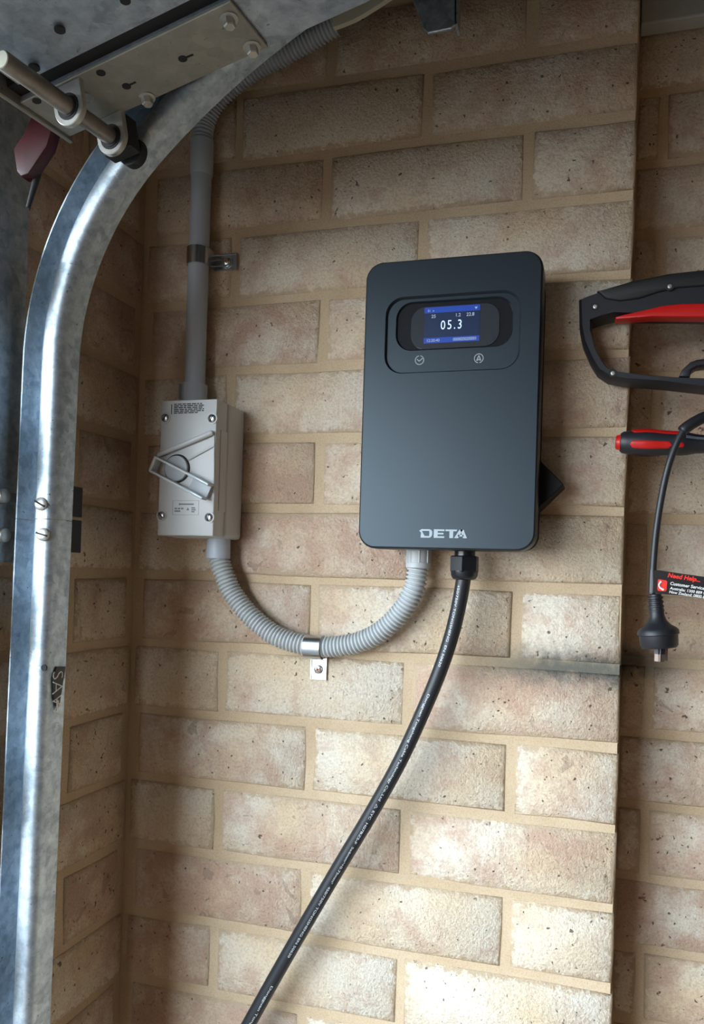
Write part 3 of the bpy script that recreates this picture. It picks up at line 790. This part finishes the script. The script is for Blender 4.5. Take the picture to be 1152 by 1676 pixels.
def ring2(bm, c, r0, r1, y, n=40, gap=()):
    for k in range(n):
        if k in gap: continue
        a0, a1 = 2 * math.pi * k / n, 2 * math.pi * (k + 1) / n
        prism(bm, [Vector((c.x + r * math.cos(a), y, c.z + r * math.sin(a))) for r, a in ((r0, a0), (r1, a0), (r1, a1), (r0, a1))], (0, -.00025, 0))
c = at(686.5, 589.5, IYc); bm = bmesh.new(); ring2(bm, c, .0042, .0050, IYc, gap=(9, 10))
for a, d in (((-.0026, .0010), (-.0003, -.0012)), ((-.0003, -.0012), (.0032, .0018))):
    bar(bm, (c.x + a[0], IYc, c.z + a[1]), (c.x + d[0], IYc, c.z + d[1]), .0010, .0003)
obj('touch_icon', bm, GREYPRINT, fp, label='grey clock icon')
c = at(783.5, 586.5, IYc); bm = bmesh.new(); ring2(bm, c, .0042, .0050, IYc, gap=(29, 30))
for a, d in (((0, .0030), (-.0022, -.0024)), ((0, .0030), (.0022, -.0024)), ((-.0022, -.0024), (0, -.0010)), ((.0022, -.0024), (0, -.0010))):
    bar(bm, (c.x + a[0], IYc, c.z + a[1]), (c.x + d[0], IYc, c.z + d[1]), .0011, .0003)
obj('touch_icon', bm, GREYPRINT, fp, label='grey arrow icon')
# DETA lettering, drawn as outlines (units: letter height 1)
l0, l1 = at(686, 873, KY), at(763, 873, KY)
lw = l1.x - l0.x; lz0, lz1 = at(725, 880.5, KY).z, at(725, 866.5, KY).z; lh = lz1 - lz0; ux = lw / 5.1
def glyph(bm, polys, x):
    for pts in polys: prism(bm, [Vector((l0.x + (x + px_) * ux, KY, lz0 + pz * lh)) for px_, pz in pts], (0, -.0003, 0))
bm = bmesh.new()
glyph(bm, [[(0, .80), (.25, 1), (1.1, 1), (1.1, .80)], [(0, .80), (.30, .80), (.48, .42), (.20, .60)], [(.20, .62), (.50, .40), (.62, .2), (.18, .2)],
           [(.18, .2), (1.1, .2), (1.1, 0), (.18, 0)], [(1.1, 1), (1.3, .93), (1.42, .75), (1.1, .8)], [(1.1, .8), (1.42, .75), (1.44, .5), (1.12, .5)],
           [(1.12, .5), (1.44, .5), (1.40, .25), (1.1, .2)], [(1.1, .2), (1.40, .25), (1.28, .07), (1.1, 0)]], 0)
glyph(bm, [[(0, 0), (.42, 0), (.42, 1), (0, 1)], [(.42, .8), (1.15, .8), (1.15, 1), (.42, 1)], [(.42, .41), (1.05, .41), (1.05, .6), (.42, .6)], [(.42, 0), (1.15, 0), (1.15, .2), (.42, .2)]], 1.60)
glyph(bm, [[(0, .8), (1.18, .8), (1.28, 1), (0, 1)], [(.44, 0), (.84, 0), (.84, .8), (.44, .8)]], 2.86)
glyph(bm, [[(0, 0), (.42, 0), (.92, 1), (.55, 1)], [(.62, 1), (.98, 1), (1.38, 0), (.96, 0)], [(.36, .2), (1.0, .2), (1.0, .38), (.42, .38)]], 3.82)
obj('brand_lettering', bm, SILVER, fp, label='silver lettering')
# dark square knob on the right flank, corner outwards
bm = bmesh.new(); c = at(884, 796, -.030)
M = Matrix.Translation((kx1 - .004, -.028, c.z)) @ Matrix.Rotation(math.radians(45), 4, 'Y')
box(bm, -.0205, .0205, -.018, .018, -.0205, .0205, .001, 1, M); obj('connector_cradle', bm, CHBACK, ch)

# ------------------------------------------------------------------ charging cable
cbx = thing('charging_cable', at(760, 905, -.040), 'thick black printed charging cable hanging diagonally from the charger', 'cable')
GY = -.040
gx = at(760, 930, GY).x
gz = lambda v: at(760, v, GY).z
bm = bmesh.new(); lathe(bm, [(gz(925) , .0112), (gz(903) + .004, .0112)], (gx, GY, 0), (0, 0, 1), 28); gl = obj('gland_neck', bm, GLAND, cbx, 40)
bm = bmesh.new(); lathe(bm, [(gz(937), .0150), (gz(935), .0163), (gz(912), .0163), (gz(910), .0152)], (gx, GY, 0), (0, 0, 1), 6); gn = obj('gland_nut', bm, GLAND, cbx)
bm = bmesh.new(); lathe(bm, [(gz(949), .0095), (gz(947.5), .0125), (gz(942), .0145), (gz(934), .0148)], (gx, GY, 0), (0, 0, 1), 28); obj('gland_dome', bm, GLAND, cbx, 50)
CP = [(758.5, 940), (752, 985), (739, 1040), (719, 1100), (692, 1165), (655, 1245), (608, 1330), (560, 1410), (510, 1495), (458, 1585), (405, 1680), (345, 1790), (285, 1900)]
CPW = [at(u, v, GY) for u, v in CP]; CPW[0].x = gx
PCB = resample(catmull(CPW, 12), .004)
CABR = .0082
bm = bmesh.new(); tube(bm, PCB, CABR, 24); obj('cable_sheath', bm, CABLE, cbx, 60)
FRM = frames(PCB)
ARC = [0]
for a, d in zip(PCB, PCB[1:]): ARC.append(ARC[-1] + (d - a).length)
def on_cable(s, w, lift, rollf):
    s = min(max(s, 0), ARC[-1] - 1e-6); lo = min(int(s / ARC[-1] * (len(ARC) - 1)), len(ARC) - 2)
    while lo > 0 and ARC[lo] > s: lo -= 1
    while lo < len(ARC) - 2 and ARC[lo + 1] < s: lo += 1
    t = (s - ARC[lo]) / (ARC[lo + 1] - ARC[lo]); p = PCB[lo].lerp(PCB[lo + 1], t); tt, n, b2 = FRM[lo]
    ang = w / CABR + rollf(s); side = Vector((1, 0, 0)); side = (side - tt * side.dot(tt)).normalized(); out = side.cross(tt)
    if out.y > 0: out = -out
    return p + (out * math.cos(ang) + side * math.sin(ang)) * (CABR + lift)
def arc_at(v):
    best = min(range(len(PCB)), key=lambda i: abs((lambda d: PPV + F_PX * d.dot(dn) / d.dot(fw))(PCB[i] - C_CAM) - v)); return ARC[best]
def cable_text(bm, txt, v0, v1, size=.0036, rollf=lambda s: -.02):
    s0, s1 = arc_at(v0), arc_at(v1)
    tmp = bmesh.new(); text_bm(tmp, txt, size, Matrix.Identity(4), .00002)
    w = max(v.co.x for v in tmp.verts); k = (s1 - s0) / w
    for v in tmp.verts: v.co = on_cable(s0 + v.co.x * k, v.co.y - size * .35, .00012 + v.co.z, rollf)
    me = bpy.data.meshes.new('t'); tmp.to_mesh(me); tmp.free(); bm.from_mesh(me); bpy.data.meshes.remove(me)
rf = lambda s: -.35 + .75 * min(1, s / .35)
bm = bmesh.new(); cable_text(bm, '450/750V TONGSHENG  EN 50620', 958, 1088, rollf=rf); obj('cable_print', bm, WHITEPRINT, cbx)
bm = bmesh.new(); cable_text(bm, 'Dongguan Tongsheng Cable Technology Co.,Ltd  \u25b3 EYC  H07BZ5-F  5x6mm\u00b2+0.75mm\u00b2  450/750V TONGSHENG EN 50620', 1132, 1558, rollf=rf); obj('cable_print', bm, WHITEPRINT, cbx)
bm = bmesh.new(); cable_text(bm, 'Dongguan Tongsheng Cable', 1606, 1720, rollf=rf)
obj('cable_print', bm, WHITEPRINT, cbx)

# ------------------------------------------------------------------ tools on the set-back wall
TY = -.040; TT = Vector((0, .028, 0))
pt_ = thing('power_tool', at(1060, 632, -.02), 'black power tool with looped handle and red trim hanging at the right', 'power tool')
def W(pts, y): return [at(u, v, y) for u, v in pts]
outer = [(947, 488), (948, 533), (953, 558), (965, 586), (977, 606), (995, 618), (1022, 623), (1090, 628), (1152, 635), (1230, 643), (1300, 643), (1300, 440), (1200, 440), (1152, 444), (1097, 449), (1033, 461), (974, 477), (955, 484)]
inner = [(969, 524), (969, 540), (977, 570), (986, 588), (997, 601), (1015, 606), (1060, 611), (1113, 615), (1152, 617), (1200, 622), (1215, 610), (1215, 520), (1190, 517), (1152, 516), (1097, 515), (1040, 515), (1008, 513), (990, 517)]
bm = bmesh.new()
def ins(pts, k):
    cx = sum(p[0] for p in pts) / len(pts); cy = sum(p[1] for p in pts) / len(pts)
    return [(u + (cx - u) / math.hypot(cx - u, cy - v) * k, v + (cy - v) / math.hypot(cx - u, cy - v) * k) for u, v in pts]
oW = W(outer, TY); oF = W(ins(outer, 5), TY); iF = W(ins(inner, -4), TY); iW = W(inner, TY)
D1 = Vector((0, .007, 0))
lo_ = [[p + TT for p in iW], [p + TT for p in oW], [p + D1 for p in oW], oF, iF, [p + D1 for p in iW], [p + TT for p in iW]]
loft(bm, lo_, False, False); bmesh.ops.remove_doubles(bm, verts=bm.verts, dist=1e-6)
body = obj('handle_frame', bm, TOOLB, pt_, 45)
bm = bmesh.new()
prism(bm, W([(977, 476), (991, 488), (1015, 492), (1045, 488), (1079, 477), (1110, 470), (1152, 467), (1300, 460), (1300, 436), (1200, 436), (1133, 443), (1097, 447), (1033, 460)], TY - .003), TT + Vector((0, .003, 0)), .002, 2); obj('top_cover', bm, TOOLK, pt_, 45)
bm = bmesh.new()
prism(bm, W([(1007, 519), (1020, 515), (1056, 507), (1085, 500), (1115, 497), (1152, 496), (1225, 496), (1225, 520), (1152, 518), (1067, 517.5), (1009, 522)], TY - .0015), (0, .018, 0), .0012, 2); obj('red_trim', bm, RED, pt_, 45)
bm = bmesh.new()
prism(bm, W([(1111, 616), (1117, 604), (1130, 592), (1141, 588), (1156, 586), (1170, 590), (1168, 600), (1152, 598), (1141, 600), (1132, 606), (1129, 617)], TY + .008), (0, .020, 0), .002, 2); obj('trigger_hook', bm, TOOLB, pt_, 45)
for (u, v) in ((974, 502), (1003, 611), (1096, 469)):
    p = at(u, v, TY)
    if v < 480: p = at(u, v, TY - .003)
    bm = bmesh.new(); lathe(bm, [(-.0006, .0042), (.0003, .0042)], p, (0, -1, 0), 18); rc_ = obj('screw_recess', bm, HOLESHADE, pt_)
    bm = bmesh.new(); lathe(bm, [(0, .0025), (.0010, .0022), (.0013, .0012)], p, (0, -1, 0), 14); obj('screw', bm, BOLT, rc_)
bm = bmesh.new(); c = at(1258, 545, TY)
box(bm, at(1212, 545, TY).x, at(1300, 545, TY).x, TY - .004, TY + .050, at(1258, 655, TY).z, at(1258, 440, TY).z, .008, 3); obj('motor_housing', bm, TOOLB, pt_, 45)
bm = bmesh.new(); hx = at(1275, 545, TY).x
tube(bm, [Vector((hx, YR + .02, c.z + .02)), Vector((hx, TY + .045, c.z + .02))], .006, 12); obj('wall_hook', bm, BOLT, pt_, 60)
# red and black grip
GYc = -.036
gp = thing('hand_tool', at(1080, 748, GYc), 'hand tool with red and black cushioned grip lying below the power tool', 'hand tool')
ga, gb = at(1007, 724, GYc), at(1152, 727, GYc)
gax = (gb - ga).normalized(); pxm = (gb - ga).length / 145
prof = [(0, 9), (1.5, 12), (7, 13.5), (8, 15.5), (12, 18.5), (20, 20), (32, 22), (48, 23.6), (62, 23), (78, 21), (95, 20.2), (108, 20.5), (118, 19.5), (132, 16.5), (150, 15), (180, 14.5), (200, 16), (215, 14)]
def rad_at(s):
    for (a, ra), (b2, rb) in zip(prof, prof[1:]):
        if a <= s <= b2: return (ra + (rb - ra) * (s - a) / (b2 - a)) * pxm
    return prof[-1][1] * pxm
bm = bmesh.new(); lathe(bm, [(s * pxm, r * pxm) for s, r in prof[3:]], ga, gax, 36); obj('grip', bm, TOOLB, gp, 45)
bm = bmesh.new(); lathe(bm, [(s * pxm, r * pxm) for s, r in prof[:4]] + [(10 * pxm, 15 * pxm)], ga, gax, 36); obj('end_cap', bm, RED, gp, 45)
def patch(name, s0, s1, a0, a1, mat, lift=.0006, round_=True, parent=gp):
    """inlay on the grip: s in photo-scale units along it, angle 0 faces the room, + is up"""
    bm = bmesh.new(); n, m = 18, 8; upv = Vector((0, 0, 1)); upv = (upv - gax * upv.dot(gax)).normalized(); out = Vector((0, -1, 0)); G = []
    for i in range(n + 1):
        t = i / n; s = s0 + (s1 - s0) * t
        e = min(1, min(t, 1 - t) * (s1 - s0) / (abs(a1 - a0) * .5 * 20)) if round_ else 1
        k = math.sqrt(max(0, 1 - (1 - e) ** 2)) * .98 + .02
        am, ah = (a0 + a1) / 2, (a1 - a0) / 2 * k; G.append([])
        for j in range(m + 1):
            a = am + ah * (2 * j / m - 1); r = rad_at(s) + lift * (1 if 0 < j < m else -.3)
            G[-1].append(bm.verts.new(ga + gax * s * pxm + (out * math.cos(a) + upv * math.sin(a)) * r))
    for i in range(n):
        for j in range(m): bm.faces.new((G[i][j], G[i + 1][j], G[i + 1][j + 1], G[i][j + 1]))
    return obj(name, bm, mat, parent, 60)
patch('red_inlay', 25, 112, .70, 1.5, RED)
patch('red_inlay', 24, 92, -.62, .02, RED)
patch('red_inlay', 99, 112, -.50, -.06, RED)
patch('steel_inlay', 114, 210, .33, .62, STEELBLUE, round_=False)
bm = bmesh.new(); q = ga + gax * 200 * pxm; tube(bm, [Vector((q.x, YR + .02, q.z - .012)), Vector((q.x, GYc + .006, q.z - .012))], .004, 12); obj('wall_hook', bm, BOLT, gp, 60)
# cord with plug and help tag
PYc = -.064
co = thing('power_lead', at(1078, 1060, PYc), 'black power cord with plug hanging over the red and black grip', 'power cord')
CW = [(1119, 703, PYc), (1107, 726, PYc), (1094, 762, PYc + .001), (1083, 810, PYc + .004), (1074, 868, PYc + .006), (1069, 925, PYc + .006), (1067, 972, PYc + .006)]
CWW = [at(*q) for q in CW]
bm = bmesh.new(); tube(bm, catmull(CWW, 8), .0034, 16); obj('cord', bm, CABLE, co, 60)
bm = bmesh.new(); SWp = catmull([at(u, v, y) for u, v, y in ((1116, 706, PYc), (1124, 699, PYc), (1138, 690, PYc + .002), (1158, 681, PYc + .006), (1192, 674, PYc + .014), (1232, 672, PYc + .026), (1256, 664, -.022), (1260, 645, -.018))], 6)
tube(bm, SWp, [.0052 if i < 2 else .0056 for i in range(len(SWp))], 16); obj('strain_relief', bm, TOOLB, co, 60)
PP_ = PYc + .006
pc = at(1072, 972, PP_); pe = at(1079, 1060, PP_); pax = (pe - pc).normalized(); pl_ = (pe - pc).length; k = pl_ / 88
bm = bmesh.new()
lathe(bm, [(0, 8 * k), (1 * k, 10 * k), (12 * k, 10.5 * k), (26 * k, 11.5 * k), (36 * k, 12 * k), (44 * k, 15 * k), (51 * k, 21 * k), (56 * k, 29 * k), (60 * k, 32.5 * k), (66 * k, 33 * k), (67 * k, 31 * k), (69 * k, 30.5 * k), (84 * k, 30 * k), (88 * k, 27 * k)], pc, pax, 36)
pg = obj('plug', bm, TOOLB, co, 40)
for i in range(4):
    bm = bmesh.new(); lathe(bm, [((4 + 7 * i) * k, 10.4 * k), ((5 + 7 * i) * k, 12.3 * k), ((8 + 7 * i) * k, 12.3 * k), ((9 + 7 * i) * k, 10.6 * k)], pc, pax, 24); obj('boot_ridge', bm, TOOLB, pg, 40)
for dx_, tw in ((2.5, .4), (-3, -.4), (9, 0)):
    bm = bmesh.new(); q = pe + Vector((dx_ * k, -.006 if tw else .007, 0))
    box(bm, -.0031, .0031, -.0008, .0008, -.0135, .001, .0003, 1, Matrix.Translation(q) @ Matrix.Rotation(tw, 4, 'Z')); obj('pin', bm, PINM, pg)
    if tw:
        bm = bmesh.new(); box(bm, -.0033, .0033, -.0010, .0010, -.006, .001, 0, 1, Matrix.Translation(q) @ Matrix.Rotation(tw, 4, 'Z')); obj('pin_sleeve', bm, TOOLB, pg)
GT = PP_ - .001
tp0 = [(1068, 933), (1080, 933.5), (1110, 938), (1152, 944), (1200, 950), (1200, 983), (1152, 977.5), (1110, 974.5), (1080, 972), (1069, 970)]
bm = bmesh.new(); n2 = len(tp0) // 2
for side_ in (0,):
    prism(bm, [at(u, v, GT - .004) for u, v in tp0], (0, .0006, 0))
tube(bm, [at(1069, 933, PP_), at(1067.5, 970, PP_)], .0042, 16)
tg = obj('help_tag', bm, TAGB, co, label='black flag tag with red and white print')
tdir = at(1152, 944, GT) - at(1080, 933.5, GT); tdir = tdir.normalized(); tup = tdir.cross(Vector((0, 1, 0))); 
if tup.z < 0: tup = -tup
def tag_m(u, v, rot=0):
    p = at(u, v, GT - .0043); return Matrix(((tdir.x, tup.x, 0, p.x), (tdir.y, tup.y, -1, p.y), (tdir.z, tup.z, 0, p.z), (0, 0, 0, 1)))
bm = bmesh.new(); text_bm(bm, 'Need Help...', .0060, tag_m(1092, 944.5), .00005, shear=.15, bold=.00022); obj('tag_heading', bm, TAGR, tg)
bm = bmesh.new()
text_bm(bm, 'Customer Service Helpline', .0044, tag_m(1096, 957), .00005, shear=.1, bold=.00008)
text_bm(bm, 'Australia: 1300 889 028', .0038, tag_m(1096, 964.5), .00005, shear=.1, bold=.00006)
text_bm(bm, 'New Zealand: 0800 889 028', .0038, tag_m(1094.5, 970.5), .00005, shear=.1, bold=.00006)
obj('tag_small_print', bm, TAGW, tg)
bm = bmesh.new(); prism(bm, [at(u, v, GT - .0042) for u, v in ((1076.5, 949.5), (1078, 948), (1090, 950), (1092, 952), (1090.5, 966), (1088.5, 968), (1077, 967), (1075.5, 965))], (0, -.0001, 0)); obj('phone_badge', bm, TAGR, tg)
bm = bmesh.new(); P = catmull([at(u, v, GT - .0046) for u, v in ((1082, 951.5), (1078.8, 956), (1079.5, 961), (1086, 965.5))], 5); tube(bm, P, [.0011 - .0004 * math.sin(math.pi * i / (len(P) - 1)) for i in range(len(P))], 8); obj('phone_mark', bm, TAGW, tg)
